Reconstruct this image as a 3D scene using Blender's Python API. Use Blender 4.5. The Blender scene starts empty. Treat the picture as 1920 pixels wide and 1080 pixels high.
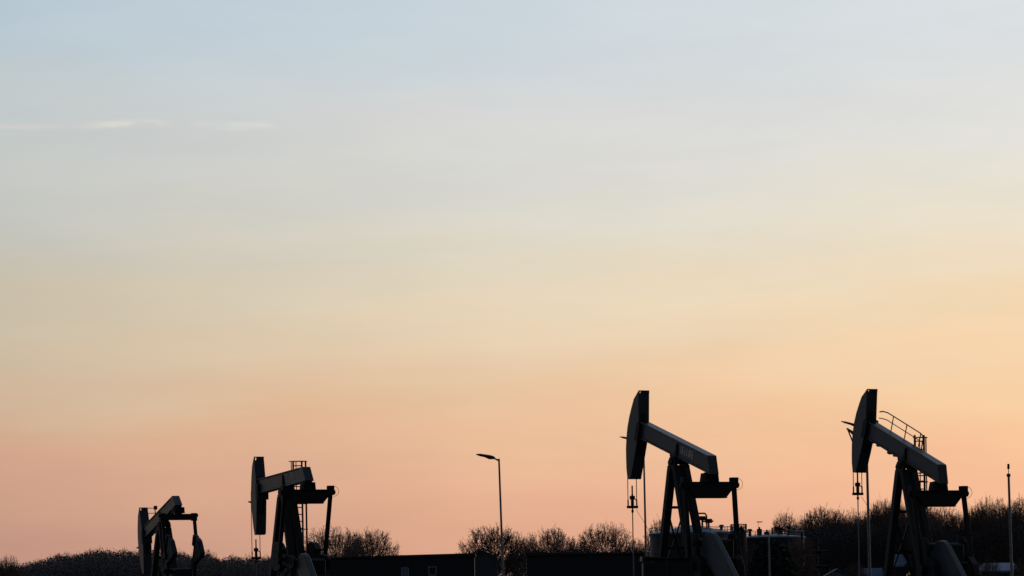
import bpy, bmesh, math, random
import numpy as np
from mathutils import Vector, Matrix
S = bpy.context.scene
C = S.collection
R = math.radians

# ------------------------------------------------------------------ camera
FPX, HOR, EYE, ROLL = 7000.0, 1140.0, 1.7, R(1.0)      # focal in 1920-wide pixels, horizon row, eye height
cam = bpy.data.objects.new('camera', bpy.data.cameras.new('camera')); C.objects.link(cam); S.camera = cam
cam.data.sensor_width = 36; cam.data.lens = 36 * FPX / 1920
cam.data.shift_y = (HOR - 540) / 1920
cam.data.clip_start = 1; cam.data.clip_end = 30000
cr, sr = math.cos(ROLL), math.sin(ROLL)
cam.matrix_world = Matrix(((cr, sr, 0, 0), (0, 0, -1, 0), (-sr, cr, 0, EYE), (0, 0, 0, 1)))
def at(px, py, d):
    """world point at distance d (metres along the view) seen in that direction"""
    cx, cy = px - 960, HOR - py
    return Vector(((cx * cr + cy * sr) / FPX * d, d, EYE + (-cx * sr + cy * cr) / FPX * d))

# ------------------------------------------------------------------ sky (dusk, just after sunset)
S.view_settings.view_transform = 'Standard'; S.view_settings.look = 'None'
S.view_settings.exposure = 0; S.view_settings.gamma = 1; S.view_settings.use_curve_mapping = False
SUN_EL, SUN_AZ = R(1.0), R(28)
W = bpy.data.worlds.new('World'); S.world = W; W.use_nodes = True
nt = W.node_tree; nt.nodes.clear(); N = nt.nodes.new; LK = nt.links.new
def s2l(c):
    c /= 255.0
    return c / 12.92 if c <= .04045 else ((c + .055) / 1.055) ** 2.4
def hx(h): return tuple(s2l(int(h[i:i + 2], 16)) for i in (0, 2, 4)) + (1,)
def math_node(op, a, b=None, clamp=False):
    n = N('ShaderNodeMath'); n.operation = op; n.use_clamp = clamp
    for i, v in enumerate((a, b)):
        if v is None: continue
        if isinstance(v, (int, float)): n.inputs[i].default_value = v
        else: LK(v, n.inputs[i])
    return n.outputs[0]
def mapr(v, a, b, c=0., d=1., smooth=True):
    n = N('ShaderNodeMapRange'); n.interpolation_type = 'SMOOTHSTEP' if smooth else 'LINEAR'
    LK(v, n.inputs[0])
    for i, q in enumerate((a, b, c, d)): n.inputs[1 + i].default_value = q
    return n.outputs[0]
tc = N('ShaderNodeTexCoord'); sep = N('ShaderNodeSeparateXYZ'); LK(tc.outputs['Generated'], sep.inputs[0])
el = math_node('ARCSINE', sep.outputs[2]); az = math_node('ARCTAN2', sep.outputs[0], sep.outputs[1])
mp = N('ShaderNodeMapping'); mp.inputs['Rotation'].default_value = (0, R(5), 0); mp.inputs['Scale'].default_value = (6, 6, 34); LK(tc.outputs['Generated'], mp.inputs[0])
no = N('ShaderNodeTexNoise'); no.inputs['Scale'].default_value = 1.6; no.inputs['Detail'].default_value = 5; no.inputs['Roughness'].default_value = .55
LK(mp.outputs[0], no.inputs[0])
jit = math_node('MULTIPLY', math_node('SUBTRACT', no.outputs[0], .5), .028)
elj = math_node('ADD', el, jit)
fac = math_node('SQRT', math_node('DIVIDE', math_node('MAXIMUM', elj, 0.0), math.pi / 2), clamp=True)
def pos(px, py):
    p = at(px, py, 1000.); e = math.atan2(p.z - EYE, math.hypot(p.x, p.y))
    return math.sqrt(max(e, 0) / (math.pi / 2))
SKY = {  # photograph column: (row, colour)
 0:   [(1075, 'bd9181'), (1020, 'c39684'), (960, 'c89d86'), (900, 'cb9f8a'), (840, 'd0a68c'), (780, 'cfae93'), (720, 'cfb49a'), (650, 'cdbba2'), (580, 'cabfab'), (500, 'c6c0b3'), (420, 'c4c4bd'), (330, 'c3c5c1'), (240, 'c2c8c8'), (150, 'bec8cb'), (60, 'b9c8d2'), (0, 'b5c6d2')],
 960: [(1075, 'd8a28a'), (1020, 'dba68c'), (960, 'e1ac8f'), (900, 'e6b294'), (840, 'e8ba98'), (780, 'e8c09c'), (720, 'e8c8a6'), (650, 'e8cfb1'), (580, 'e4d3b9'), (500, 'dfd5c0'), (420, 'dbd7ca'), (330, 'd6d6d2'), (240, 'd4d5d5'), (150, 'cfd6da'), (60, 'cbd6dc'), (0, 'c9d4dc')],
 1920:[(1075, 'f0b494'), (1020, 'f2b696'), (960, 'f4ba98'), (900, 'f6be98'), (840, 'f6c49c'), (780, 'f5caa0'), (720, 'f5cfa6'), (650, 'f3d3ad'), (580, 'f1d8b5'), (500, 'eddcc2'), (420, 'e8dfcc'), (330, 'e4e1d6'), (240, 'e0e0dc'), (150, 'dddfde'), (60, 'dadee0'), (0, 'd8dee1')]}
HIGH = [(16, 'c2ccd6'), (30, 'a0b0c4'), (55, '7c8ea8'), (88, '66789a')]
def ramp(col, rows, high):
    r = N('ShaderNodeValToRGB'); LK(fac, r.inputs[0]); e = r.color_ramp.elements
    st = sorted([(pos(col, y), hx(c)) for y, c in rows] + [(math.sqrt(d / 90), hx(c)) for d, c in high])
    e[0].position, e[0].color = st[0]; e[1].position, e[1].color = st[-1]
    for p, c in st[1:-1]:
        q = e.new(p); q.color = c
    return r.outputs[0]
def mix(f, a, b, mode='MIX'):
    n = N('ShaderNodeMix'); n.data_type = 'RGBA'; n.blend_type = mode
    if isinstance(f, float): n.inputs[0].default_value = f
    else: LK(f, n.inputs[0])
    for i, v in ((6, a), (7, b)):
        if isinstance(v, tuple): n.inputs[i].default_value = v
        else: LK(v, n.inputs[i])
    return n.outputs[2]
rl, rc, rr = (ramp(c, SKY[c], HIGH) for c in (0, 960, 1920))
A7 = math.atan(960 / FPX)
c1 = mix(mapr(az, -A7, 0, smooth=False), rl, rc)
c2 = mix(mapr(az, 0, A7, smooth=False), c1, rr)
# thin bright cloud streak high on the left, with a faint one beneath
def streak(y0, wid, x0, x1, amp, col, src, seed):
    e0 = at(300, y0, 1000.); e0 = math.atan2(e0.z - EYE, 1000.)
    m2 = N('ShaderNodeMapping'); m2.inputs['Scale'].default_value = (60, 60, 200); m2.inputs['Location'].default_value = (seed, 0, 0); LK(tc.outputs['Generated'], m2.inputs[0])
    n2 = N('ShaderNodeTexNoise'); n2.inputs['Scale'].default_value = 1.0; n2.inputs['Detail'].default_value = 4; LK(m2.outputs[0], n2.inputs[0])
    off = math_node('MULTIPLY', math_node('SUBTRACT', n2.outputs[0], .5), wid * 2.6 / FPX)
    dd = math_node('ABSOLUTE', math_node('SUBTRACT', math_node('ADD', el, off), e0))
    band = mapr(dd, wid / FPX, 0)
    a0, a1 = math.atan((x0 - 960) / FPX), math.atan((x1 - 960) / FPX)
    env = math_node('MULTIPLY', mapr(az, a0, a0 + .008), mapr(az, a1, a1 - .008))
    patch = mapr(n2.outputs[0], .30, .54)
    f = math_node('MULTIPLY', math_node('MULTIPLY', math_node('MULTIPLY', band, env), patch), amp)
    return mix(f, src, hx(col))
c3 = streak(236, 12, 165, 345, .75, 'dcdad0', c2, 3.1)
c3 = streak(240, 12, 365, 560, .8, 'd8d9d4', c3, 7.7)
c3 = streak(241, 10, -120, 230, .6, 'd2cecb', c3, 1.3)
c3 = streak(266, 8, 395, 480, .5, 'c6cfd8', c3, 5.9)
# faint uneven haze in the upper air
m3 = N('ShaderNodeMapping'); m3.inputs['Rotation'].default_value = (0, R(9), 0); m3.inputs['Scale'].default_value = (9, 9, 40); LK(tc.outputs['Generated'], m3.inputs[0])
n3 = N('ShaderNodeTexNoise'); n3.inputs['Scale'].default_value = 1.3; n3.inputs['Detail'].default_value = 6; n3.inputs['Roughness'].default_value = .6; LK(m3.outputs[0], n3.inputs[0])
hz_ = mapr(n3.outputs[0], .3, .72, .962, 1.026)
cmb = N('ShaderNodeCombineColor'); LK(hz_, cmb.inputs[0]); LK(math_node('ADD', math_node('MULTIPLY', hz_, .8), .2), cmb.inputs[1]); LK(math_node('ADD', math_node('MULTIPLY', hz_, .5), .5), cmb.inputs[2])
c3 = mix(1.0, c3, cmb.outputs[0], 'MULTIPLY')
# the sky behind the photographer, opposite the afterglow, is much dimmer and bluer
back = mapr(az, R(38), R(125)); backl = mapr(az, R(-22), R(-75)); back = math_node('MAXIMUM', back, backl)
bl = mapr(sep.outputs[0], .7, -.8)
c4 = mix(back, c3, mix(bl, (0.030, 0.040, 0.058, 1), (0.064, 0.090, 0.140, 1)))
nish = N('ShaderNodeTexSky'); nish.sky_type = 'NISHITA'; nish.sun_disc = False
nish.sun_elevation = SUN_EL; nish.sun_rotation = SUN_AZ
c5 = mix(.006, c4, nish.outputs[0], 'ADD')
bg = N('ShaderNodeBackground'); bg.inputs[1].default_value = 1.0; LK(c5, bg.inputs[0])
wo = N('ShaderNodeOutputWorld'); LK(bg.outputs[0], wo.inputs[0])

sun = bpy.data.objects.new('sun', bpy.data.lights.new('sun', 'SUN')); C.objects.link(sun)
sun.data.energy = .05; sun.data.angle = R(12); sun.data.color = (1, .66, .42)
dirn = Vector((math.sin(SUN_AZ) * math.cos(SUN_EL), math.cos(SUN_AZ) * math.cos(SUN_EL), math.sin(SUN_EL)))
sun.rotation_euler = dirn.to_track_quat('Z', 'Y').to_euler()

# ------------------------------------------------------------------ materials
def material(name, a, b, scale=3., rough=.6, metal=0., bump=0., spec=.5):
    m = bpy.data.materials.new(name); m.use_nodes = True; t = m.node_tree
    p = t.nodes['Principled BSDF']; p.inputs['Roughness'].default_value = rough; p.inputs['Metallic'].default_value = metal
    p.inputs['Specular IOR Level'].default_value = spec
    tcn = t.nodes.new('ShaderNodeTexCoord'); nz = t.nodes.new('ShaderNodeTexNoise'); nz.inputs['Scale'].default_value = scale
    nz.inputs['Detail'].default_value = 6; nz.inputs['Roughness'].default_value = .65
    t.links.new(tcn.outputs['Object'], nz.inputs[0])
    r = t.nodes.new('ShaderNodeValToRGB'); r.color_ramp.elements[0].position = .35; r.color_ramp.elements[1].position = .68
    r.color_ramp.elements[0].color = tuple(a) + (1,); r.color_ramp.elements[1].color = tuple(b) + (1,)
    t.links.new(nz.outputs[0], r.inputs[0]); t.links.new(r.outputs[0], p.inputs['Base Color'])
    if bump:
        bn = t.nodes.new('ShaderNodeBump'); bn.inputs['Strength'].default_value = bump
        t.links.new(nz.outputs[0], bn.inputs['Height']); t.links.new(bn.outputs[0], p.inputs['Normal'])
    return m
M = dict(
 paint=material('weathered_paint', (.017, .022, .029), (.036, .038, .042), 1.6, .42, 0, .05),
 rusty=material('rusty_paint', (.012, .013, .015), (.030, .021, .017), 2.2, .65, 0, .1, spec=.3),
 dark=material('greasy_steel', (.006, .007, .008), (.014, .0135, .0135), 3., .6, spec=.22),
 guard=material('guard_sheet', (.040, .046, .050), (.060, .062, .064), 1.2, .5),
 letter=material('faded_lettering', (.62, .40, .31), (.80, .60, .50), 9., .7),
 galv=material('galvanised_steel', (.16, .16, .165), (.26, .26, .27), 5., .5, .3),
 tank=material('tank_sheet', (.015, .017, .020), (.034, .037, .041), .8, .6, spec=.3),
 tankroof=material('tank_roof_sheet', (.05, .065, .095), (.09, .115, .16), .9, .45),
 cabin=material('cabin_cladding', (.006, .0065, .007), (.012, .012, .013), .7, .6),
 pale=material('pale_frame', (.22, .22, .23), (.32, .32, .33), 4., .6),
 glass=material('dull_glass', (.10, .12, .18), (.20, .22, .30), 2., .2),
 roofb=material('blue_grey_roof', (.11, .145, .21), (.21, .26, .36), 1.4, .45),
 bark=material('bark', (.045, .034, .027), (.085, .064, .050), 2., .9),
 twig=material('twigs', (.085, .052, .038), (.150, .095, .070), .6, .9),
 fartwig=material('far_twigs', (.10, .085, .078), (.150, .125, .115), .2, .9),  # paler and greyer than twig: the lift of distance haze is put into the colour
 ever=material('evergreen_leaves', (.010, .016, .010), (.030, .038, .024), .7, .8),
 under=material('undergrowth_leaves', (.030, .031, .030), (.055, .053, .050), .3, .9),
 scrub=material('far_scrub', (.17, .175, .18), (.24, .24, .235), .3, .9),  # pale dry scrub, colour raised further for distance haze and against its self-shadow
 ground=material('winter_grass', (.035, .040, .018), (.075, .070, .040), .08, .95),
 conc=material('concrete', (.16, .155, .145), (.26, .25, .235), 2., .9),
 wall=material('rendered_wall', (.05, .052, .055), (.08, .08, .08), 1., .9),
 roofd=material('dark_roof', (.060, .062, .066), (.10, .10, .105), 1., .8),
)

# ------------------------------------------------------------------ mesh helpers
class MB:
    def __init__(s): s.v = []; s.f = []
    def box(s, c, d, rot=None):
        c = Vector(c); b = len(s.v)
        for i in range(8):
            q = Vector(((i & 1) - .5, (i >> 1 & 1) - .5, (i >> 2 & 1) - .5)) * 1.0
            q = Vector((q.x * d[0], q.y * d[1], q.z * d[2]))
            if rot: q = rot @ q
            s.v.append(c + q)
        s.f += [tuple(b + k for k in f) for f in ((0, 2, 3, 1), (4, 5, 7, 6), (0, 1, 5, 4), (2, 6, 7, 3), (0, 4, 6, 2), (1, 3, 7, 5))]
        return s
    def bar(s, p, q, w, h=None, up=(0, 0, 1)):
        """rectangular beam from p to q, w across, h deep"""
        h = h or w; p = Vector(p); q = Vector(q); z = (q - p).normalized(); up = Vector(up)
        if abs(z.dot(up)) > .98: up = Vector((1, 0, 0))
        x = up.cross(z).normalized(); y = z.cross(x)
        return s.box((p + q) / 2, (w, h, (q - p).length), Matrix((x, y, z)).transposed())
    def tube(s, p, q, r, r2=None, n=10, caps=True):
        r2 = r if r2 is None else r2; p = Vector(p); q = Vector(q); z = (q - p).normalized()
        x = (Vector((1, 0, 0)) if abs(z.x) < .9 else Vector((0, 1, 0))).cross(z).normalized(); y = z.cross(x); b = len(s.v)
        for c, rr in ((p, r), (q, r2)):
            for k in range(n):
                a = 2 * math.pi * k / n; s.v.append(c + (x * math.cos(a) + y * math.sin(a)) * rr)
        for k in range(n): s.f.append((b + k, b + (k + 1) % n, b + n + (k + 1) % n, b + n + k))
        if caps: s.f += [tuple(b + n - 1 - k for k in range(n)), tuple(b + n + k for k in range(n))]
        return s
    def path(s, pts, r, n=7):
        for a, b in zip(pts, pts[1:]): s.tube(a, b, r, n=n)
        return s
    def prism(s, poly, y0, y1):
        """outline in the x-z plane given thickness along y"""
        b = len(s.v); n = len(poly)
        for y in (y0, y1): s.v += [Vector((x, y, z)) for x, z in poly]
        s.f += [tuple(range(b, b + n)), tuple(range(b + 2 * n - 1, b + n - 1, -1))]
        s.f += [(b + (k + 1) % n, b + k, b + n + k, b + n + (k + 1) % n) for k in range(n)]
        return s
    def prism_yz(s, poly, x0, x1):
        b = len(s.v); n = len(poly)
        for x in (x0, x1): s.v += [Vector((x, y, z)) for y, z in poly]
        s.f += [tuple(range(b, b + n)), tuple(range(b + 2 * n - 1, b + n - 1, -1))]
        s.f += [(b + (k + 1) % n, b + k, b + n + k, b + n + (k + 1) % n) for k in range(n)]
        return s
    def lathe(s, prof, c=(0, 0, 0), n=40):
        c = Vector(c); b = len(s.v)
        for r, z in prof:
            for k in range(n):
                a = 2 * math.pi * k / n; s.v.append(c + Vector((r * math.cos(a), r * math.sin(a), z)))
        for i in range(len(prof) - 1):
            for k in range(n):
                s.f.append((b + i * n + k, b + i * n + (k + 1) % n, b + (i + 1) * n + (k + 1) % n, b + (i + 1) * n + k))
        return s
    def build(s, name, mat, parent=None, bevel=0, smooth=False, loc=None):
        me = bpy.data.meshes.new(name); me.from_pydata([tuple(v) for v in s.v], [], s.f)
        if bevel or True:
            bm = bmesh.new(); bm.from_mesh(me); bmesh.ops.recalc_face_normals(bm, faces=bm.faces)
            if bevel: bmesh.ops.bevel(bm, geom=[e for e in bm.edges if e.is_manifold and e.calc_face_angle(0) > .6], offset=bevel, segments=1, affect='EDGES', clamp_overlap=True)
            bm.to_mesh(me); bm.free()
        if smooth:
            for p in me.polygons: p.use_smooth = True
            me.set_sharp_from_angle(angle=R(40))
        me.materials.append(mat); o = bpy.data.objects.new(name, me); C.objects.link(o)
        if parent: o.parent = parent
        if loc is not None: o.location = loc
        return o
def tag(o, label=None, cat=None, group=None, kind=None):
    for k, v in (('label', label), ('category', cat), ('group', group), ('kind', kind)):
        if v: o[k] = v
    return o
def empty(name, loc, rz=0, **k):
    o = bpy.data.objects.new(name, None); C.objects.link(o); o.location = loc; o.rotation_euler = (0, 0, rz)
    return tag(o, **k)

# ------------------------------------------------------------------ ground
g = MB(); n = 24
for j in range(n + 1):
    for i in range(n + 1):
        g.v.append(Vector(((i / n - .5) * 12000, -800 + j / n * 12800, 0)))
g.f = [(j * (n + 1) + i, j * (n + 1) + i + 1, (j + 1) * (n + 1) + i + 1, (j + 1) * (n + 1) + i) for j in range(n) for i in range(n)]
tag(g.build('ground', M['ground']), kind='structure')

# ------------------------------------------------------------------ pumpjacks
G_PUMP = 'pumpjacks working across the oil field'
def pumpjack(px, py, k, yaw, tilt, label, carrier_y, zc=-3.1, lp=2.91, branch=1, rl_=1.6, tp=1.05, hsc=1.0, hdown=0., hrot=0., co=.25, yl=.6, hoff=.03, fan=False, ladder=False, beam_rail=False,
             lettering=False, box_equalizer=False, guard=True, bracket=True, head_deep=1.0, bumps=False, side_rail=False, low_guard=False):
    d = FPX / k; piv = at(px, py, d); H = piv.z
    root = empty('pumpjack', (piv.x, piv.y, 0), -R(yaw), label=label, cat='pumpjack', group=G_PUMP)
    P, ct, st = R(tilt), math.cos(R(tilt)), math.sin(R(tilt))
    def bf(a, h): return (a * ct + h * st, H - a * st + h * ct)      # beam frame -> (s, z)
    def bp(a, y, h): s_, z_ = bf(a, h); return Vector((s_, y, z_))
    # ---- walking beam: box girder with flanges, slanted tail
    b = MB()
    b.prism([bf(*p) for p in ((-2.95, .235), (2.66, .235), (2.34, .765), (-2.95, .765))], -.15, .15)
    b.prism([bf(*p) for p in ((-2.96, .765), (2.36, .765), (2.33, .82), (-2.96, .82))], -.19, .19)
    b.prism([bf(*p) for p in ((-2.96, .18), (2.70, .18), (2.665, .235), (-2.96, .235))], -.19, .19)
    b.prism([bf(*p) for p in ((2.10, .19), (2.70, .19), (2.35, .81), (2.02, .81))], -.196, .196)   # reinforced tail box
    beam = b.build('walking_beam', M['paint'], root, bevel=.012)
    b = MB()
    for y in (-.178, .178): b.prism([bf(*p) for p in ((-.16, .0), (.2, .0), (.09, .42), (.02, .72), (-.03, .42))], y - .022, y + .022)
    b.build('gusset_plate', M['dark'], beam)
    if bumps:
        for a, w, hh in ((-2.45, .16, .12), (-2.0, .12, .10), (-1.15, .17, .14), (-.75, .10, .08)):
            MB().box(bp(a, 0, .15), (w, .30, hh), Matrix.Rotation(P, 3, 'Y')).build('beam_clamp', M['dark'], beam, bevel=.01)
    if lettering:
        rnd = random.Random(5); b = MB(); a = .30
        while a < 1.22:
            wd = rnd.uniform(.07, .11)
            kind = rnd.randrange(4)
            y = -.1545
            def bit(a0, h0, a1, h1): b.prism([bf(a0, h0), bf(a1, h0), bf(a1, h1), bf(a0, h1)], y - .004, y)
            lo, hi, tt = .40, .68, .046
            bit(a, lo, a + tt, hi)
            if kind != 1: bit(a + tt, hi - tt, a + wd, hi)
            if kind != 2: bit(a + tt, (lo + hi) / 2 - tt / 2, a + wd * .85, (lo + hi) / 2 + tt / 2)
            if kind in (0, 1): bit(a + tt, lo, a + wd, lo + tt)
            if kind in (2, 3): bit(a + wd, lo, a + wd + tt, hi)
            a += wd + .055
        b.build('lettering', M['letter'], beam)
    # ---- horse head
    prof = [(-3.19, 1.93), (-2.86, .62), (-2.87, .03), (-2.91, -.60), (-2.98, -1.42), (-3.22, -1.48), (-3.40, -1.12), (-3.52, -.76), (-3.64, -.35), (-3.71, .08), (-3.735, .5), (-3.70, .92), (-3.63, 1.28), (-3.53, 1.68), (-3.36, 1.93)]
    prof = [(-2.88 + (a + 2.88) * head_deep - (.0 if head_deep == 1 else .12), .5 + (h - .5) * hsc) for a, h in prof]
    def hr(a, h):
        q, w = math.cos(R(hrot)), math.sin(R(hrot)); a += 2.88; h -= .5; return (-2.88 + a * q - h * w, .5 + a * w + h * q - hdown)
    hw = .235
    b = MB().prism([bf(*hr(*p)) for p in prof], -hw, hw)
    x0, x1 = prof[-1][0], prof[0][0]
    t0 = .5 + 1.43 * hsc; t1 = t0 + .12                                            # top cap with its small see-through slot
    for ya, yb in ((-hw, -hw + .055), (-hw + .125, hw)): b.prism([bf(*hr(*p)) for p in ((x0 - .002, t0), (x1, t0), (x1 - .02, t1), (x0 + .08, t1))], ya, yb)
    b.prism([bf(*hr(*p)) for p in ((x0 + .08, t1), (x1 - .02, t1), (x1 - .03, t1 + .05), (x0 + .12, t1 + .05))], -hw, hw)
    head = b.build('horse_head', M['paint'], root, bevel=.012)
    b = MB()
    for y in (-hw - .012, hw + .012):
        b.prism([bf(*hr(*p)) for p in ((-3.05, .15), (-2.80, .15), (-2.80, .85), (-3.05, .85))], y - .012, y + .012)
    b.prism([bf(*hr(*p)) for p in ((-2.93, -.52), (-2.62, .20), (-2.86, .20))], -.05, .05)
    b.prism([bf(*hr(*p)) for p in ((-2.90, .80), (-2.60, .80), (-2.93, 1.25))], -.05, .05)
    b.build('hinge_plate', M['dark'], head)
    if bracket:
        fx = min(p[0] for p in prof) + .03
        b = MB(); b.prism([bf(*hr(*p)) for p in ((fx, -.04), (fx - .60, .05), (fx - .60, .09), (fx, .10))], -.16, -.10)
        if bracket == 'tri': b.prism([bf(*hr(*p)) for p in ((fx + .12, -.42), (fx + .20, -.42), (fx - .54, .07), (fx - .60, .07))], -.15, -.11)
        b.build('head_bracket', M['dark'], head)
    # ---- saddle bearing on the post
    b = MB()
    b.tube((0, -.34, H), (0, .34, H), .115, n=20)
    for y in (-.24, .24): b.prism([(-.30, H - .02), (-.26, H - .17), (.26, H - .17), (.30, H - .02), (.15, H + .17), (-.15, H + .17)], y - .06, y + .06)
    b.prism([bf(*p) for p in ((-.40, .178), (.42, .178), (.28, .05), (-.30, .05))], -.20, .20)
    b.build('saddle_bearing', M['dark'], root, bevel=.01)
    # ---- samson post
    cap_ = MB().box((0, 0, H - .26), (.56, .66, .22)); post = MB()
    front_t, rear_t = .86, .34; fs, rs = -.72, 2.3
    gz = H / 1.0
    legs = [((-.13, -.22), (fs, -front_t)), ((-.13, .22), (fs, front_t)), ((.16, -.20), (rs, -rear_t)), ((.16, .20), (rs, rear_t))]
    def lg(i, z):
        (a, c), (e, f) = legs[i]; q = 1 - z / (H - .27); return Vector((a + (e - a) * q, c + (f - c) * q, z))
    for z in (H - 1.72, H - 3.25, H - 4.7):
        post.bar(lg(0, z), lg(1, z), .10, .10)
        if z < H - 2: post.bar(lg(2, z), lg(3, z), .08, .08)
    post.bar(lg(0, H - 1.8), (lg(0, H - 2.9) + lg(1, H - 2.9)) / 2, .055); post.bar(lg(1, H - 1.8), (lg(0, H - 2.9) + lg(1, H - 2.9)) / 2, .055)
    post.bar((lg(0, H - 2.9) + lg(1, H - 2.9)) / 2, lg(0, H - 4.6), .055); post.bar((lg(0, H - 2.9) + lg(1, H - 2.9)) / 2, lg(1, H - 4.6), .055)
    for i, j in ((0, 2), (1, 3)):
        post.bar(lg(i, H - 4.7), lg(j, H - 4.7), .08); post.bar(lg(i, H - 4.7), lg(j, H - 3.2), .06)
    po = cap_.build('samson_post', M['dark'], root, bevel=.01); post.build('bracing', M['dark'], po)
    for i in range(4):
        b = MB(); b.bar(lg(i, H - .26), lg(i, .62), .28 if i < 2 else .26, .24); b.box(lg(i, .60), (.5, .5, .06))
        b.build('leg', M['dark'] if i != 2 else M['rusty'], po, bevel=.01)
    # ---- equalizer, hung from the tail
    es, ez = bf(2.42, -.20); b = MB()
    if box_equalizer:
        b.box((es, 0, ez - .16), (.32, tp * 2.05, .32))
    else:
        b.prism_yz([(-.98, ez), (.98, ez), (.98, ez - .18), (.66, ez - .54), (-.66, ez - .54), (-.98, ez - .18)], es - .14, es + .14)
        b.box((es, 0, ez + .018), (.40, 1.9, .036)); b.box((es, 0, ez - .555), (.36, 1.34, .03))
    eq = b.build('equalizer', M['dark'], root, bevel=.01)
    b = MB(); ty = bf(2.42, .18)[1]
    b.box((es, 0, (ez + ty) / 2), (.34, .30, max(.1, ty - ez) + .05))
    for y in (-.235, .235): b.prism([(es - .26, ez + .03), (es + .26, ez + .03), (es + .20, ez + .34), (es - .14, ez + .36)], y - .045, y + .045)
    b.tube((es, -.30, ez + .17), (es, .30, ez + .17), .12, n=16)
    b.build('equalizer_bearing', M['dark'], eq, bevel=.01)
    # ---- cranks, pitmans, counterweights (pin from the two-circle intersection)
    cs, cz, cr_ = 2.5, H + zc, .85
    js, jz = es, ez - .10
    dx, dz = js - cs, jz - cz; D = math.hypot(dx, dz); L = min(max(lp, abs(D - cr_) + .003), D + cr_ - .003)
    a_ = (cr_ ** 2 - L ** 2 + D ** 2) / (2 * D); hh = math.sqrt(max(cr_ ** 2 - a_ ** 2, 0)) * branch
    pin = (cs + dx / D * a_ - dz / D * hh, cz + dz / D * a_ + dx / D * hh)
    ang = math.atan2(pin[1] - cz, pin[0] - cs); ux, uz = math.cos(ang), math.sin(ang)
    for sgn in (-1, 1):
        y = tp * sgn
        b = MB(); b.bar((js, y, jz + .02), (pin[0], y, pin[1]), .16, .13, up=(1, 0, 0))
        b.box((js, y, jz + (.10 if not box_equalizer else -.06)), (.26, .26, .40)); b.tube((js, y + .2, jz + .02), (js, y - .2, jz + .02), .09, n=12)
        b.tube((pin[0], y - .1, pin[1]), (pin[0], y + .1, pin[1]), .19, n=18)
        pm = b.build('pitman_arm', M['dark'], root, bevel=.008)
        if sgn == 1 and not box_equalizer:
            b = MB(); pts = [Vector((js, y + .12, jz + .28))] + [Vector((js, y + .12 + .26 * math.sin(q), jz + .06 + .22 * math.cos(q))) for q in [i * math.pi / 8 for i in range(0, 9)]]
            b.path(pts, .008, 5); b.build('grease_hose', M['dark'], pm)
        yc = (tp - co) * sgn
        def cp(r, w): return (cs + ux * r - uz * w, cz + uz * r + ux * w)
        b = MB(); b.prism([cp(-.32, .16), cp(-.32, -.16), cp(-.1, -.27), cp(rl_, -.19), cp(rl_, .19), cp(-.1, .27)], yc - .07, yc + .07)
        b.tube((pin[0], yc, pin[1]), (pin[0], y, pin[1]), .06, n=12)
        ca = b.build('crank_arm', M['dark'], root, bevel=.01)
        b = MB()
        if fan:
            b.prism([cp(rl_ - 1.45, -.16), cp(rl_ - .66, -1.05), cp(rl_ - .45, -1.08), cp(rl_ - .02, -.45), cp(rl_ + .02, -.1)][::-1], yc - .13, yc + .13)
            b.prism([cp(rl_ - .55, .1), cp(rl_ - .55, .34), cp(rl_ + .02, .34), cp(rl_ + .02, .1)], yc - .14, yc + .14)
        for w in (() if fan else (-1, 1)):
            pts = [cp(rl_ - 1.05, .2 * w), cp(rl_ - 1.1, .40 * w), cp(rl_ - .75, .62 * w), cp(rl_ - .35, .62 * w), cp(rl_ - .02, .40 * w), cp(rl_ - .02, .2 * w)]
            b.prism(pts if w > 0 else pts[::-1], yc - .14, yc + .14)
        b.build('counterweight', M['rusty'], ca, bevel=.02)
    # ---- gearbox, sub-base, belt guard
    b = MB(); b.box((cs + .1, 0, cz - .28), (1.15, .95, .72)); b.box((cs + .1, 0, cz - .62), (1.5, 1.1, .08)); b.tube((cs, -.9, cz), (cs, .9, cz), .14, n=16)
    b.build('gearbox', M['dark'], root, bevel=.04)
    b = MB(); zt = cz - .66
    for y in (-.55, .55):
        for x in (cs - .55, cs + .75): b.bar((x, y, .6), (x, y, zt), .2, .2)
        b.bar((cs - .55, y, .7), (cs + .75, y, zt - .1), .08)
    b.build('gearbox_stand', M['dark'], root)
    if guard:
        gx, gzc, rad, ln = 3.30, cz - .02 + (-.15 if not low_guard else -.3), .54, 2.35
        q = R(-45); ux2, uz2 = math.cos(q), math.sin(q)
        pl = []
        for i in range(13):
            a = q + math.pi / 2 + math.pi * i / 12; pl.append((gx + rad * math.cos(a), gzc + rad * math.sin(a)))
        for i in range(13):
            a = q - math.pi / 2 + math.pi * i / 12; pl.append((gx + ux2 * ln + rad * .8 * math.cos(a), gzc + uz2 * ln + rad * .8 * math.sin(a)))
        b = MB().prism(pl, -.70, -.44); b.build('belt_guard', M['guard'], root, bevel=.03)
        b = MB(); b.box((gx + ux2 * ln + .05, .02, .95), (.8, .8, .6)); b.tube((gx + ux2 * ln + .05, -.5, 1.05), (gx + ux2 * ln + .05, .75, 1.05), .3, n=20)
        b.build('motor', M['dark'], root, bevel=.02)
    # ---- skid and footing
    b = MB()
    for y in (-.62, .62): b.box((1.5, y, .46), (6.2, .22, .28))
    for x in (-1.2, .3, 1.9, 3.3, 4.4): b.box((x, 0, .45), (.18, 1.2, .22))
    b.build('skid', M['dark'], root)
    b = MB(); b.box((1.5, 0, .16), (6.8, 2.6, .32)); b.build('footing', M['conc'], root, bevel=.03)
    # ---- bridle, carrier bar, polished rod
    pts_ = [bf(*hr(*p)) for p in prof]; hs, hz = min(pts_); hs += hoff
    cz_ = EYE + (at(px, carrier_y, d).z - EYE)
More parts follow.
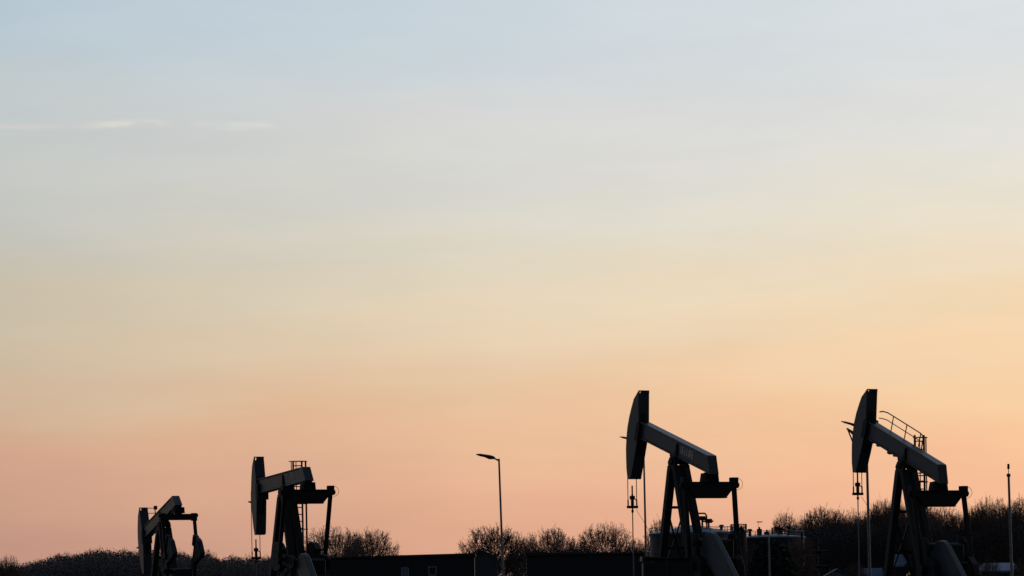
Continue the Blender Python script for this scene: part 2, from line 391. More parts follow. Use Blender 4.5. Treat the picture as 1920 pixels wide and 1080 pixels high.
    for y in (-.19, .19):
        MB().tube((hs, y, hz), (hs, y, cz_), .016, n=7).build('bridle_cable', M['dark'], root)
    b = MB(); b.box((hs, 0, cz_), (.13, .44, .10)); b.build('carrier_bar', M['dark'], root, bevel=.01)
    b = MB(); b.tube((hs, 0, .8), (hs, 0, cz_ + .82), .022, n=8); b.build('polished_rod', M['galv'], root)
    b = MB(); b.tube((hs, 0, cz_ + .05), (hs, 0, cz_ + .42), .06, n=10); b.tube((hs, 0, cz_ + .42), (hs, 0, cz_ + .56), .045, .02, n=10)
    b.box((hs, 0, cz_ + .36), (.10, .18, .14)); b.tube((hs, 0, cz_ + .5), (hs, 0, cz_ + .82), .03, n=8)
    for y in (-.19, .19): b.bar((hs, y, cz_ + .05), (hs, y, cz_ + .28), .04)
    b.bar((hs, .05, cz_ + .34), (hs, .19, cz_ + .26), .035)
    b.tube((hs, 0, cz_ - .22), (hs, 0, cz_ - .12), .04, .055, n=8); b.tube((hs, 0, cz_ - .15), (hs, 0, cz_ + .1), .03, n=8)
    b.build('rod_clamp', M['dark'], root)
    b = MB(); b.path([Vector((hs, .16, cz_ - .1)), Vector((hs + .1, .42, cz_ - .55)), Vector((hs + .25, .75, cz_ - 1.2)), Vector((hs + .4, 1.0, .9))], .008, 5)
    b.build('safety_wire', M['dark'], root)
    # ---- caged ladder beside the post
    if ladder:
        b = MB(); top = H + 1.30 if ladder == 1 else H + 1.15; xs = .0; y0, y1 = yl - .2, yl + .2
        for y in (y0, y1): b.bar((xs + .0, y, .5), (xs, y, top), .07, .04)
        z = .8
        while z < top - .1: b.tube((xs, y0, z), (xs, y1, z), .022, n=6); z += .30
        ld = b.build('ladder', M['dark'], root)
        yc = yl; zs = [H + 1.28, H - .30, H - .55, H - 1.65, H - 2.9] if ladder == 1 else [H + 1.05, H - .38, H - .62, H - 1.8]
        def hoop(z, rr=.36 if ladder == 1 else .24):
            return [Vector((xs + rr * 1.25 * math.sin(math.pi * i / 10), yc - rr * math.cos(math.pi * i / 10), z)) for i in range(11)]
        for z in zs:
            c_ = MB(); pts = hoop(z)
            for u, v in zip(pts, pts[1:]): c_.bar(u, v, .10, .03)
            c_.bar(pts[0], pts[-1], .05, .03)
            c_.build('cage_hoop', M['dark'], ld)
        c_ = MB()
        for i in (1, 3, 5, 7, 9): c_.bar(hoop(zs[0])[i], hoop(zs[-1])[i], .034, .02)
        c_.build('cage_strap', M['dark'], ld)
        b = MB(); b.prism([bf(*p) for p in ((.1, .0), (.1, -.04), (-.3, -.04), (-.3, .0))], .22, .8)
        b.build('ladder_platform', M['dark'], ld)
    if beam_rail:
        b = MB(); y = .20
        def rail(pts, r): b.path([bp(a, y, h) for a, h in pts], r, 6)
        rail([(-2.75, 1.24), (-2.55, 1.32), (-2.2, 1.38), (-1.9, 1.38), (.25, 1.36), (.42, 1.32), (.50, 1.2), (.50, .82)], .025)
        rail([(-2.72, 1.0), (-2.45, 1.06), (-2.1, 1.11), (-1.9, 1.10), (.48, 1.08)], .019)
        for a in (-1.75, -.75, .28): rail([(a, .82), (a, 1.37)], .023)
        b.build('beam_handrail', M['galv'], root)
    if side_rail:
        b = MB(); zt_ = bf(-3.2, 1.98)[1] - .02
        for z_ in (zt_, zt_ - .27): b.tube((bf(-3.2, 1.9)[0] + .1, .1, z_), (bf(-3.2, 1.9)[0] + .35, .62, z_), .018, n=6)
        b.tube((bf(-3.2, 1.9)[0] + .35, .62, zt_ - .9), (bf(-3.2, 1.9)[0] + .35, .62, zt_ + .1), .03, n=6)
        b.box((bf(-3.2, 1.9)[0] + .35, .64, zt_ + .02), (.14, .16, .20))
        b.bar((bf(-3.2, 1.9)[0] + .35, .62, zt_ - .9), bp(-2.2, .15, .7), .04)
        b.build('beam_handrail', M['dark'], root)
    return root
pumpjack(307, 984, 36, 66.3, -16.5, 'smallest and farthest pumpjack, head down and beam tail raised steeply, above the left wood', 1085, zc=-2.45, lp=2.1, branch=-1,
         box_equalizer=True, guard=False, side_rail=True, rl_=1.85, tp=.86, hrot=-11, hdown=.22, co=.12, fan=True)
pumpjack(537.5, 921, 43.5, 65, -3.5, 'pumpjack with gently rising beam and a round cage top behind it', 1043, ladder=1, lettering=True, head_deep=.78, branch=1, hsc=.96, rl_=2.1, hdown=.24, hrot=-5, yl=.52, hoff=-.10)
pumpjack(1272, 865, 50, 62.6, 16.8, 'tall pumpjack with head raised, faded lettering and no handrail, in front of the storage tanks', 945, lettering=True, bracket=False, branch=1, lp=2.98, hsc=.975, hdown=.10)
pumpjack(1699, 873, 50, 64.0, 20.8, 'pumpjack with head raised and a handrail along its beam, in front of the bare wood', 920, ladder=2, beam_rail=True, bumps=True, branch=-1, low_guard=True, lp=3.0, hsc=.93, bracket='tri', tp=1.1)

# ------------------------------------------------------------------ lamp posts and poles
def lamp(top, bot, tip, d, r0, label, group='lamp posts on the site'):
    T, B = at(*top, d), at(*bot, d)
    dr = (T - B).normalized(); base = B - dr * (B.z / dr.z)
    root = empty('lamp_post', base, label=label, cat='lamp post', group=group)
    T -= base; u = at(*tip, d) - base
    b = MB(); b.tube((0, 0, 0), T * .12, r0 * 1.7, r0 * 1.6, 14); b.tube(T * .12, T, r0 * 1.15, r0 * .8, 14)
    b.build('pole', M['galv'], root, smooth=True)
    ax = (u - T); Ln = ax.length; ax.normalize(); side = Vector((0, 1, 0)); upv = ax.cross(side).normalized()
    if upv.z < 0: upv = -upv
    b = MB(); b.tube(T - dr * .06, T + ax * Ln * .30, r0 * .75, r0 * .7, 10); b.build('lamp_arm', M['galv'], root)
    b = MB(); prof = [(.18, .03, -.035), (.30, .05, -.055), (.42, .055, -.07), (.60, .05, -.035), (.85, .042, -.03), (1.0, .012, -.012)]
    m = len(b.v); wd = [.05, .085, .10, .11, .095, .05]
    for (f, hi, lo), w in zip(prof, wd):
        c = T + ax * Ln * f
        for yy, zz in ((-w, lo), (w, lo), (w, hi * .5), (w * .5, hi), (-w * .5, hi), (-w, hi * .5)): b.v.append(c + side * yy + upv * zz)
    for i in range(len(prof) - 1):
        for j in range(6): b.f.append((m + i * 6 + j, m + i * 6 + (j + 1) % 6, m + (i + 1) * 6 + (j + 1) % 6, m + (i + 1) * 6 + j))
    b.f += [tuple(range(m, m + 6)), tuple(range(m + 35, m + 29, -1))]
    b.build('lamp_head', M['dark'], root, smooth=True)
    return root
lamp((935.5, 860), (943.5, 1080), (893, 852), 110, .035, 'grey lamp post standing alone between the two dark cabins')
lamp((1206.5, 829), (1211.5, 1050), (1162, 819), 152, .045, 'lamp post whose top hides behind the raised head of the unrailed pumpjack')
lamp((1624, 803), (1630.5, 1064), (1577, 790), 152, .058, 'lamp post whose top hides behind the head of the pumpjack with handrail')
def pole(top, bot, d, r, label, cap):
    T, B = at(*top, d), at(*bot, d); dr = (T - B).normalized(); base = B - dr * (B.z / dr.z)
    root = empty('pole', base, label=label, cat='pole'); T -= base
    MB().tube((0, 0, 0), T, r * 1.5, r, 12).build('shaft', M['galv'], root, smooth=True)
    if cap:
        b = MB(); b.tube(T, T + Vector((0, 0, .16)), r * .35, n=8); b.tube(T + Vector((0, 0, .16)), T + Vector((0, 0, .34)), r * 1.1, r * 1.0, n=12)
        b.box(T + Vector((0, 0, -.06)), (r * 3, r * 3, .10)); b.build('cap', M['dark'], root)
    else:
        b = MB(); b.tube(T, T + Vector((0, 0, .04)), r * 1.3, r * .6, n=12); b.build('cap', M['galv'], root)
pole((1891, 888), (1896.5, 1055), 130, .04, 'tall slim pole with a small black cap near the right edge', True)
pole((1441.5, 1008), (1443, 1080), 160, .034, 'short slim grey pole in front of the dark evergreen', False)

# ------------------------------------------------------------------ cabins
def cabin(name, x0, x1, ytop_l, ytop_r, d, label, depth=3., dr=0., windows=(), corner=None, cat='cabin'):
    A = at(x0, ytop_l, d); B = at(x1, ytop_r, d + dr); Hh = (A.z + B.z) / 2
    L = math.hypot(B.x - A.x, B.y - A.y); root = empty(name, (A.x, A.y, 0), math.atan2(B.y - A.y, B.x - A.x), label=label, cat=cat)
    b = MB(); b.box((L / 2, depth / 2, Hh / 2 - .08), (L, depth, Hh - .16))
    n = int(L / 1.2)
    for i in range(n + 1): b.box((.03 + i * (L - .06) / n, -.008, Hh / 2 - .1), (.05, .016, Hh - .5))
    b.build('wall', M['cabin'], root)
    b = MB(); b.prism([( -.06, Hh - .12), (L + .06, Hh - .12), (L + .06, Hh + (B.z - Hh)), (-.06, Hh + (A.z - Hh))], -.08, depth + .08); b.build('roof', M['cabin'], root, bevel=.01)
    for wx0, wx1, wt, wb, mat in windows:
        p, q = at(wx0, wt, d), at(wx1, wb, d); fx = p.x - A.x; w = q.x - p.x; h = p.z - q.z; cz = (p.z + q.z) / 2
        fr = MB()
        for s_ in (-1, 1): fr.box((fx + w / 2 + s_ * (w / 2 - .025), -.05, cz), (.05, .05, h)); fr.box((fx + w / 2, -.05, cz + s_ * (h / 2 - .025)), (w - .1, .05, .05))
        if mat: fr.box((fx + w * .55, -.05, cz), (.03, .045, h - .1))
        f = fr.build('window', M['pale'], root); MB().box((fx + w / 2, -.034, cz), (w - .1, .012, h - .1)).build('pane', M['glass'] if mat else M['tank'], f)
    if corner:
        for x in corner:
            MB().box((x * L, -.06, Hh / 2), (.09, .07, Hh - .02)).build('corner_post', M['tank'], root)
        b = MB(); b.box((L / 2, -.055, Hh - .06), (L - .1, .05, .07)); b.box((L / 2, -.055, Hh - .30), (L - .1, .05, .04)); b.build('top_rail', M['tank'], root)
    return root
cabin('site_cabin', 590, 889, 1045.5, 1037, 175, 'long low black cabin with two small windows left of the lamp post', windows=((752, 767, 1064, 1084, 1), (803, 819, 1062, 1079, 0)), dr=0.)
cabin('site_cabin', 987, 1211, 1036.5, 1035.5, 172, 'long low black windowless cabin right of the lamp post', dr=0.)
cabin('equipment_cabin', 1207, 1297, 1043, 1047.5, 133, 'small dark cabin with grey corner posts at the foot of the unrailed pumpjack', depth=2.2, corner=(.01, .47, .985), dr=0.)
def house(cx, w, y_ridge, y_eave, d, label, wallm, roofm, hip=.0, cat='house', depth=None, gable=False, name='house'):
    p = at(cx, y_ridge, d); e = at(cx, y_eave, d); k = FPX / d; wm = w / k; dp = depth or wm * .8
    root = empty(name, (p.x, p.y, 0), 0, label=label, cat=cat)
    ez, rz = e.z, p.z; hw = wm / 2
    if gable:
        b = MB(); b.box((0, dp / 2, ez / 2 - .02), (wm - .3, dp - .3, ez - .04)); b.prism([(-hw + .15, ez - .04), (hw - .15, ez - .04), (0, rz - .14)], .2, dp - .2); b.build('wall', wallm, root)
        b = MB(); b.prism([(-hw, ez - .06), (0, rz - .1), (hw, ez - .06), (hw, ez + .04), (0, rz), (-hw, ez + .04)], 0, dp); b.build('roof', roofm, root)
    else:
        b = MB(); b.box((0, dp / 2, ez / 2 - .03), (wm - .3, dp - .3, ez - .06)); b.build('wall', wallm, root)
        hi = hw * (1 - hip); b = MB()
        b.v += [Vector(v) for v in ((-hw, 0, ez), (hw, 0, ez), (hw, dp, ez), (-hw, dp, ez), (-hi, dp / 2, rz), (hi, dp / 2, rz), (-hw, 0, ez - .1), (hw, 0, ez - .1), (hw, dp, ez - .1), (-hw, dp, ez - .1))]
        b.f += [(0, 1, 5, 4), (1, 2, 5), (2, 3, 4, 5), (3, 0, 4), (6, 7, 1, 0), (7, 8, 2, 1), (8, 9, 3, 2), (9, 6, 0, 3), (9, 8, 7, 6)]
        b.build('roof', roofm, root)
    b = MB(); b.box((0, .10, ez * .45), (1.0, .12, 1.0)); b.build('door', M['roofd'], root)
    return root
house(905, 62, 1027, 1042, 230, 'grey gabled outbuilding behind the trees at the gap between the two cabins', M['wall'], M['roofd'], gable=True, name='outbuilding', cat='outbuilding')
house(1571, 62, 1066, 1084, 215, 'pale blue gabled shed end left of the railed pumpjack lamp post', M['roofb'], M['roofd'], gable=True, name='shed', cat='shed')
house(1634, 48, 1065, 1090, 205, 'low shed with pale streaked roof at the foot of the lamp post by the wood', M['tank'], M['roofb'], name='shed', cat='shed', hip=.1)
house(1686, 34, 1039, 1060, 240, 'small shed with pale hipped roof seen between the legs of the railed pumpjack', M['tank'], M['roofb'], name='shed', cat='shed', hip=.55)
house(1876, 76, 1055, 1070, 200, 'long low shed with pale blue roof below the black-capped pole', M['cabin'], M['roofb'], name='shed', cat='shed', hip=.25)

# ------------------------------------------------------------------ storage tanks behind the pumpjack
def tank(cx, w, y_rim, y_apex, d, label, rail_y, extras):
    k = FPX / d; c = at(cx, y_rim, d); r = w / k / 2; top = c.z; apex = at(cx, y_apex, d).z
    root = empty('storage_tank', (c.x, c.y, 0), label=label, cat='storage tank', group='storage tanks')
    b = MB(); pr = [(r, 0)]
    for i in range(1, 5): z = top * i / 5; pr += [(r, z - .03), (r + .03, z - .03), (r + .03, z + .03), (r, z + .03)]
    pr += [(r, top)]; b.lathe(pr, n=48); b.build('shell', M['tank'], root, smooth=True)
    b = MB().lathe([(r - .02, top - .1), (r + .06, top - .1), (r + .08, top), (r + .02, top + .05), (.25, apex), (.0, apex + .02)], n=48); b.build('roof', M['tankroof'], root, smooth=True)
    b = MB(); rh = (rail_y / k); n = 22
    for i in range(n):
        a = 2 * math.pi * i / n; b.bar((r * math.cos(a), r * math.sin(a), top), (r * math.cos(a), r * math.sin(a), top + rh), .035)
    for z in (top + rh, top + rh * .52): b.path([Vector((r * math.cos(2 * math.pi * i / 44), r * math.sin(2 * math.pi * i / 44), z)) for i in range(45)], .016, 5)
    b.build('guard_rail', M['galv'], root)
    for kind, ex, ey in extras:
        p = at(ex, ey, d) - Vector((c.x, c.y, 0)); x = p.x; b = MB(); z0 = top - .05; yy = -.4
        if kind == 'mush':
            b.tube((x, yy, z0), (x, yy, p.z - .10), .09, n=10); b.tube((x, yy, p.z - .14), (x, yy, p.z), .19, .12, n=14); nm = 'vent'
        elif kind == 'mast':
            b.tube((x, yy, z0), (x, yy, p.z), .012, n=6); b.box((x + .08, yy, p.z), (.36, .05, .06)); nm = 'mast'
        elif kind == 'pipe':
            b.path([Vector((x, yy, z0)), Vector((x, yy, p.z - .1)), Vector((x + .08, yy, p.z)), Vector((x + .5, yy, p.z)), Vector((x + .6, yy, p.z - .15)), Vector((x + .6, yy, z0))], .05, 8); nm = 'vent_pipe'
        elif kind == 'valve':
            b.tube((x, yy, z0), (x, yy, p.z - .1), .06, n=8); b.box((x, yy, p.z - .1), (.42, .3, .26)); b.tube((x - .35, yy, p.z - .12), (x + .3, yy, p.z - .12), .05, n=8); nm = 'valve'
        else:
            b.box((x, yy, (z0 + p.z) / 2), (.30, .3, p.z - z0)); b.tube((x, yy, p.z), (x, yy, p.z + .12), .06, n=8); nm = 'hatch'
        b.build(nm, M['dark'], root)
    return root
tank(1296, 156, 1000, 985, 232, 'large round storage tank with handrail and vent pipes behind the unrailed pumpjack', 11,
     [('pipe', 1306, 963), ('valve', 1316, 969), ('valve', 1328, 974), ('hatch', 1282, 986), ('mush', 1352, 984), ('hatch', 1243, 993)])
tank(1385, 30, 996, 992, 228, 'narrow dark tank with handrail between the two wide storage tanks', 13, [('hatch', 1389, 990)])
tank(1446, 124, 1008, 1001, 236, 'low wide storage tank with pale rim and antenna mast behind the dark evergreen', 12,
     [('mush', 1405, 992), ('mast', 1421, 979), ('hatch', 1423, 992), ('valve', 1460, 990), ('hatch', 1437, 997), ('mush', 1478, 986), ('pipe', 1447, 990)])
b = MB(); root = empty('pipe_rack', at(1505, 1080, 226) * 1.0, label='grey steel pipe rack between the low tank and the bare wood', cat='pipe rack'); root.location.z = 0
z1 = at(1505, 998, 226).z
for x in (-.9, 0, .9): b.tube((x, 0, 0), (x, 0, z1 - abs(x) * .4), .07, n=8)
for z in (z1 - 1.3, z1 - 2.2): b.bar((-1.1, 0, z), (1.1, 0, z), .10)
b.build('frame', M['dark'], root)
b = MB()
for z in (z1 - 1.18, z1 - 2.08):
    for y in (-.2, .15): b.tube((-1.6, y, z), (1.5, y, z), .07, n=8)
b.build('pipe', M['dark'], root)

# ------------------------------------------------------------------ bare winter trees
def grow_tree(seed, tips=1100, width=.80, fork=.24, zc=.58, twigs=3, r0=.022):
    """winter tree 1 m tall: limbs fork again and again towards tips spread through a lumpy rounded crown; (p, q, rp, rq, level)"""
    rnd = random.Random(seed); seg = []
    rx, rz = width / 2, 1 - zc; ph = [rnd.uniform(0, 6.28) for _ in range(8)]
    def rv(s_=1.): return Vector((rnd.gauss(0, s_), rnd.gauss(0, s_), rnd.gauss(0, s_)))
    T = []
    while len(T) < tips:
        v = rv().normalized()
        if v.z < -.75: continue
        a = math.atan2(v.y, v.x); lump = 1 + .06 * math.sin(3 * a + ph[0] + 3 * v.z) + .05 * math.sin(5 * a + ph[1] - 6 * v.z) + .04 * math.sin(9 * a + ph[2]) * math.cos(8 * v.z + ph[3])
        f = rnd.uniform(.08, 1) ** .42 * lump * rnd.uniform(.96, 1.0)
        zz = rz if v.z > 0 else .30
        T.append(Vector((v.x * rx * f, v.y * rx * f, zc + v.z * zz * f)))
    def rad(n): return max(r0 * (n / tips) ** .5, .0011)
    def link(p, q, ra, rb, lv, n=3):
        L = (q - p).length; a = p; 
        for i in range(1, n + 1):
            b = p.lerp(q, i / n)
            if i < n: b += rv(L * .05)
            seg.append((a, b, ra + (rb - ra) * (i - 1) / n, ra + (rb - ra) * i / n, lv)); a = b
    def rec(p, S_, lv):
        if len(S_) <= 2:
            for t in S_:
                link(p, t, rad(1) * 1.1, rad(1) * .7, lv, 2)
                d = (t - p).normalized()
                for _ in range(twigs):
                    f = rnd.uniform(.3, 1); st = p.lerp(t, f); dd = (d + rv(.75)).normalized()
                    seg.append((st, st + dd * rnd.uniform(.02, .048), .0011, .0006, lv + 1))
            return
        k = 7 if lv == 0 else (4 if lv < 3 else 3); k = min(k, len(S_)); cs = rnd.sample(S_, k)
        for _ in range(2):
            G = [[] for _ in cs]
            for t in S_:
                d = (t - p).normalized(); G[min(range(len(cs)), key=lambda i: -d.dot((cs[i] - p).normalized()) + .0 * i)].append(t)
            cs = [sum(g_, Vector()) / len(g_) if g_ else c for g_, c in zip(G, cs)]
        for g_, c in zip(G, cs):
            if not g_: continue
            q = p.lerp(c, rnd.uniform(.34, .50) if lv else rnd.uniform(.38, .5)); q += rv((q - p).length * .07) + Vector((0, 0, (q - p).length * (-.10 if lv < 2 else .02)))
            link(p, q, rad(len(g_)) * 1.15, rad(len(g_)), lv, 3 if lv < 3 else 2); rec(q, g_, lv + 1)
    top = Vector((rnd.uniform(-.02, .02), rnd.uniform(-.02, .02), fork)); link(Vector((0, 0, 0)), top, r0 * 1.35, r0 * 1.0, 0, 3); rec(top, T, 0)
    return seg
def seg_arrays(segs, rmin=0., nside=3):
    P = np.array([tuple(s[0]) for s in segs]); Q = np.array([tuple(s[1]) for s in segs])
    ra = np.maximum([s[2] for s in segs], rmin); rb = np.maximum([s[3] for s in segs], rmin * .8)
    z = Q - P; z /= np.linalg.norm(z, axis=1)[:, None] + 1e-12
    h = np.where(np.abs(z[:, :1]) < .9, np.array([[1., 0, 0]]), np.array([[0, 1., 0]])); x = np.cross(h, z); x /= np.linalg.norm(x, axis=1)[:, None]; y = np.cross(z, x)
    V = np.zeros((len(segs), 2 * nside, 3))
    for k in range(nside):
        a = 2 * math.pi * k / nside; dv = x * math.cos(a) + y * math.sin(a)
        V[:, k] = P + dv * ra[:, None]; V[:, nside + k] = Q + dv * rb[:, None]
    F = []
    for k in range(nside): F.append((k, (k + 1) % nside, nside + (k + 1) % nside, nside + k))
    F = (np.arange(len(segs)) * 2 * nside)[:, None, None] + np.array(F)[None]
    return V.reshape(-1, 3), F.reshape(-1, 4)
def np_mesh(name, V, F, mat):
    me = bpy.data.meshes.new(name); me.vertices.add(len(V)); me.vertices.foreach_set('co', np.ascontiguousarray(V, dtype=np.float32).ravel())
    me.loops.add(F.size); me.loops.foreach_set('vertex_index', F.astype(np.int32).ravel())
    me.polygons.add(len(F)); me.polygons.foreach_set('loop_start', np.arange(0, F.size, F.shape[1], dtype=np.int32)); me.polygons.foreach_set('loop_total', np.full(len(F), F.shape[1], dtype=np.int32))
    me.update(calc_edges=True); me.validate(); me.materials.append(mat); return me
PROTO = []
for i, (seed, wd_, fk, zc_) in enumerate(((11, .80, .34, .66), (23, .76, .38, .68), (37, .85, .28, .62), (41, .70, .36, .66))):
    sg = grow_tree(seed, 2000, wd_, fk, zc_)
    low = [s for s in sg if s[4] <= 1]; hi = [s for s in sg if s[4] > 1]
    tv, tf = seg_arrays(low, .0, 7); cv, cf = seg_arrays(hi, .0014, 3)
    wid = float(np.percentile(np.abs(cv[:, 0]), 98)) * 2
    PROTO.append((np_mesh('trunk', tv, tf, M['bark']), np_mesh('crown', cv, cf, M['twig']), wid))
    print('tree', i, len(sg), 'width', round(wid, 2))
def tree(cx, ytop, w, d, label, proto, rz, group='bare winter trees'):
    p = at(cx, ytop, d); h = p.z; wm = w / (FPX / d); tm, cm, wid = PROTO[proto]
    root = empty('bare_tree', (p.x, p.y, 0), rz, label=label, cat='tree', group=group)
    s = wm / wid
    for nm, me in (('trunk', tm), ('crown', cm)):
        o = bpy.data.objects.new(nm, me); C.objects.link(o); o.parent = root; o.scale = (s, s, h)
    return root
tree(624, 985, 122, 400, 'wide bare tree crossed by the pitman arm of the pumpjack left of the cabin', 0, .3)
tree(692, 989, 98, 392, 'bare round tree rising over the left end of the windowed cabin', 1, 1.9)
tree(668, 1012, 60, 385, 'low dark bush-like tree between two wide bare trees over the windowed cabin', 2, 4.)
tree(926, 982, 116, 400, 'bare spreading tree directly behind the lone lamp post', 1, 5.1)
tree(984, 1003, 60, 410, 'small bare tree just right of the lone lamp post', 3, .7)
tree(1035, 987, 100, 395, 'bare tree over the left half of the windowless cabin', 3, 2.2)
tree(1133, 978, 110, 390, 'bare rounded tree over the right half of the windowless cabin', 0, 3.4)
tree(1086, 1010, 70, 400, 'low bare tree in the dip between the two trees over the windowless cabin', 2, 1.2)
tree(1193, 1008, 50, 400, 'small thin bare tree beside the polished rod of the unrailed pumpjack', 1, 2.9)
tree(1240, 970, 62, 420, 'pale thin tree behind the front leg of the unrailed pumpjack', 3, 4.4)
tree(1471, 958, 62, 420, 'pale sparse tree standing apart at the left end of the right wood', 3, 1.1)
tree(1541, 946, 88, 350, 'bare tree with a fan-shaped top between the tanks and the railed pumpjack', 1, .2)
tree(1600, 954, 80, 352, 'bare tree under the carrier bar of the railed pumpjack', 2, 2.)
tree(1652, 934, 60, 385, 'thin pale tree rising highest left of the railed pumpjack legs', 3, 3.)
tree(1852, 929, 92, 345, 'dark bare tree just right of the railed pumpjack', 0, 1.4)
tree(1916, 928, 80, 350, 'dark bare tree cut by the right edge behind the capped pole', 1, 3.9)
tree(12, 1040, 60, 420, 'bare twiggy tree at the far left edge of the frame', 0, 2.5)
rnd = random.Random(8)
WL = 'dark bare tree within the dense right-hand wood'
for cx, yt, w, d, pr in ((1505, 975, 64, 356, 0), (1520, 962, 60, 362, 2), (1568, 958, 64, 366, 3), (1585, 966, 56, 346, 1), (1622, 956, 66, 362, 0), (1640, 950, 60, 350, 1),
                         (1662, 946, 70, 358, 2), (1684, 944, 70, 352, 0), (1706, 948, 66, 346, 1), (1730, 950, 74, 352, 3), (1752, 952, 74, 346, 0), (1775, 956, 70, 350, 2),
                         (1797, 968, 58, 346, 1), (1826, 960, 60, 356, 3), (1870, 945, 70, 358, 2), (1888, 950, 66, 350, 3), (1838, 950, 60, 366, 1), (1935, 940, 70, 362, 2),
                         (1555, 972, 60, 340, 2), (1612, 970, 62, 338, 3), (1675, 965, 66, 336, 1), (1740, 966, 70, 334, 2), (1860, 965, 70, 336, 0), (1905, 962, 66, 338, 2), (1490, 988, 44, 345, 1)):
    tree(cx, yt + rnd.uniform(-5, 4) - (7 if cx > 1640 else 2), w, d, WL, pr, rnd.uniform(0, 6.28), 'bare trees massed in the right wood')

tree(1408, 1012, 52, 200, 'low bare shrub in front of the dark gap beside the narrow tank', 2, .9, 'bare shrubs on the site')
tree(1500, 1004, 58, 205, 'bare shrub in front of the steel pipe rack', 1, 2.2, 'bare shrubs on the site')
tree(1604, 1052, 46, 190, 'low bare shrub between the pale blue gabled shed and the lamp post', 3, 3.3, 'bare shrubs on the site')
tree(1852, 1040, 50, 185, 'low bare shrub over the left end of the long low shed', 2, 5.2, 'bare shrubs on the site')
tree(1912, 1046, 44, 188, 'low bare shrub over the right end of the long low shed', 0, 1.2, 'bare shrubs on the site')
# evergreen (leaf quads through its volume)
def leaf_cloud(n, f, size, seed):
    r = np.random.default_rng(seed); c = f(r, n); nrm = r.normal(size=(len(c), 3)); nrm /= np.linalg.norm(nrm, axis=1)[:, None]
    t = np.cross(nrm, r.normal(size=(len(c), 3))); t /= np.linalg.norm(t, axis=1)[:, None]; b_ = np.cross(nrm, t); s = size * r.uniform(.5, 1.3, (len(c), 1))
    V = np.stack([c - t * s, c - b_ * s * .5, c + t * s, c + b_ * s * .5], 1).reshape(-1, 3)
    return V, np.arange(len(V)).reshape(-1, 4)
def evergreen(cx, ytop, w, d, n, size, label, seed):
    p = at(cx, ytop, d); h = p.z; rw = w / (FPX / d) / 2
    root = empty('evergreen_tree', (p.x, p.y, 0), label=label, cat='tree')
    def f(r, n):
        z = r.uniform(.06, 1, n); a = r.uniform(0, 6.283, n); lim = rw * np.clip(np.sqrt(np.clip(1 - ((z - .42) / .60) ** 2, 0, 1)), .05, 1)
        lim *= 1 + .16 * np.sin(a * 5 + z * 17) * np.cos(z * 31 + a * 2); q = lim * r.uniform(.25, 1, n) ** .5
        return np.stack([q * np.cos(a), q * np.sin(a), z * h], 1)
    V, F = leaf_cloud(n, f, size, seed); me = np_mesh('crown', V, F, M['ever'])
    o = bpy.data.objects.new('crown', me); C.objects.link(o); o.parent = root
    MB().tube((0, 0, 0), (0, 0, h * .9), .18, .04, n=8).build('trunk', M['bark'], root)
evergreen(1446, 1014, 100, 190, 16000, .11, 'dark round evergreen in front of the low tank, behind the short pole', 3)

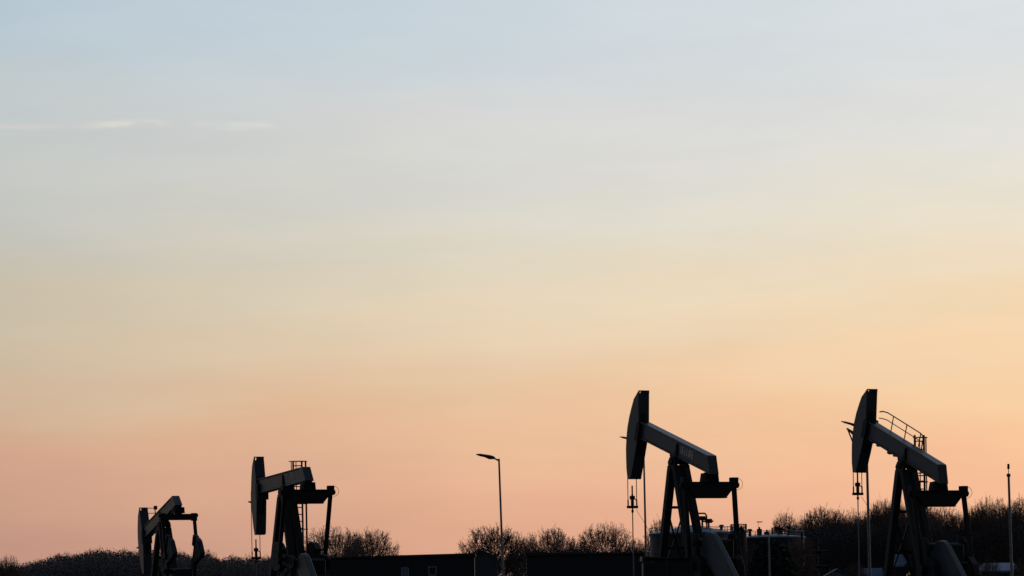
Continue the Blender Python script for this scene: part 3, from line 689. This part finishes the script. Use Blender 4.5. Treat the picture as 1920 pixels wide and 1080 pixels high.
# far wood on the left and undergrowth: masses nobody could count
def profile(x, pts):
    return float(np.interp(x, [p[0] for p in pts], [p[1] for p in pts]))
LEFT = [(-60, 1062), (30, 1060), (60, 1054), (90, 1046), (110, 1038), (140, 1040), (165, 1033), (190, 1030), (215, 1034), (230, 1031), (255, 1034), (290, 1030), (320, 1044), (335, 1034), (350, 1038), (372, 1050), (390, 1032), (400, 1044), (415, 1049), (432, 1042), (455, 1046), (475, 1044), (500, 1046), (520, 1040), (560, 1036), (600, 1044)]
light = [grow_tree(s, 500, .85, .3, .62, twigs=3) for s in (5, 6, 7)]
LA = [seg_arrays(t, .0019, 3) for t in light]
rnd = random.Random(4); VV, FF, off = [], [], 0
for row, (dd, drop) in enumerate(((640, 0), (620, 3), (600, 7), (585, 12))):
    x = -60
    while x < 610:
        p = at(x, profile(x, LEFT) - 6 + drop + rnd.uniform(-1, 4), dd); V, F = LA[rnd.randrange(3)]; a = rnd.uniform(0, 6.28); h = p.z; w = h * rnd.uniform(.55, .85)
        ca, sa = math.cos(a), math.sin(a); Q = np.stack([(V[:, 0] * ca - V[:, 1] * sa) * w + p.x, (V[:, 0] * sa + V[:, 1] * ca) * w + p.y, V[:, 2] * h], 1)
        VV.append(Q); FF.append(F + off); off += len(Q); x += rnd.uniform(14, 26)
r = np.random.default_rng(9)
def undergrowth(n, x0, x1, prof, d0, d1, drop, size, seed, zlo=.0):
    def f(r, n):
        xs = r.uniform(x0, x1, n); ds = r.uniform(d0, d1, n); out = []
        for x_, d_ in zip(xs, ds):
            lump = 3.5 * math.sin(x_ * .21 + d_ * .13) + 2.5 * math.sin(x_ * .57 + 1.3 + d_ * .3)
            p = at(x_, profile(x_, prof) + drop + lump + abs(r.normal()) * 1.5, d_); out.append((p.x, p.y, p.z * (zlo + (1 - zlo) * r.uniform() ** .8)))
        return np.array(out)
    return leaf_cloud(n, f, size, seed)
V, F = undergrowth(150000, -60, 610, LEFT, 560, 645, 3, .14, 12, .25); VV.append(V); FF.append(F + off)
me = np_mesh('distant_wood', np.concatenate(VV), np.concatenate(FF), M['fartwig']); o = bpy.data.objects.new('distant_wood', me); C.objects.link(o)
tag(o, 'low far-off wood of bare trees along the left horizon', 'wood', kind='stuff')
RIGHT = [(1480, 1000), (1500, 985), (1530, 970), (1580, 968), (1640, 962), (1690, 958), (1740, 960), (1790, 972), (1812, 990), (1830, 972), (1870, 962), (1940, 962)]
V, F = undergrowth(260000, 1478, 1950, RIGHT, 332, 372, 22, .075, 21, .3); me = np_mesh('wood_undergrowth', V, F, M['under']); o = bpy.data.objects.new('wood_undergrowth', me); C.objects.link(o)
tag(o, 'dark tangled undergrowth filling the right-hand wood', 'undergrowth', kind='stuff')
MID = [(560, 1025), (640, 1030), (730, 1048), (880, 1050), (900, 1038), (960, 1030), (1000, 1022), (1060, 1020), (1100, 1024), (1170, 1022), (1220, 1016), (1400, 1020)]
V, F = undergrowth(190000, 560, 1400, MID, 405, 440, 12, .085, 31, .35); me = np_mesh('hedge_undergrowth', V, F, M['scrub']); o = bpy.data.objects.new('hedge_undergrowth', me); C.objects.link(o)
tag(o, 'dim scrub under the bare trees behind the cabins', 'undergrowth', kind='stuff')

S.render.engine = 'CYCLES'
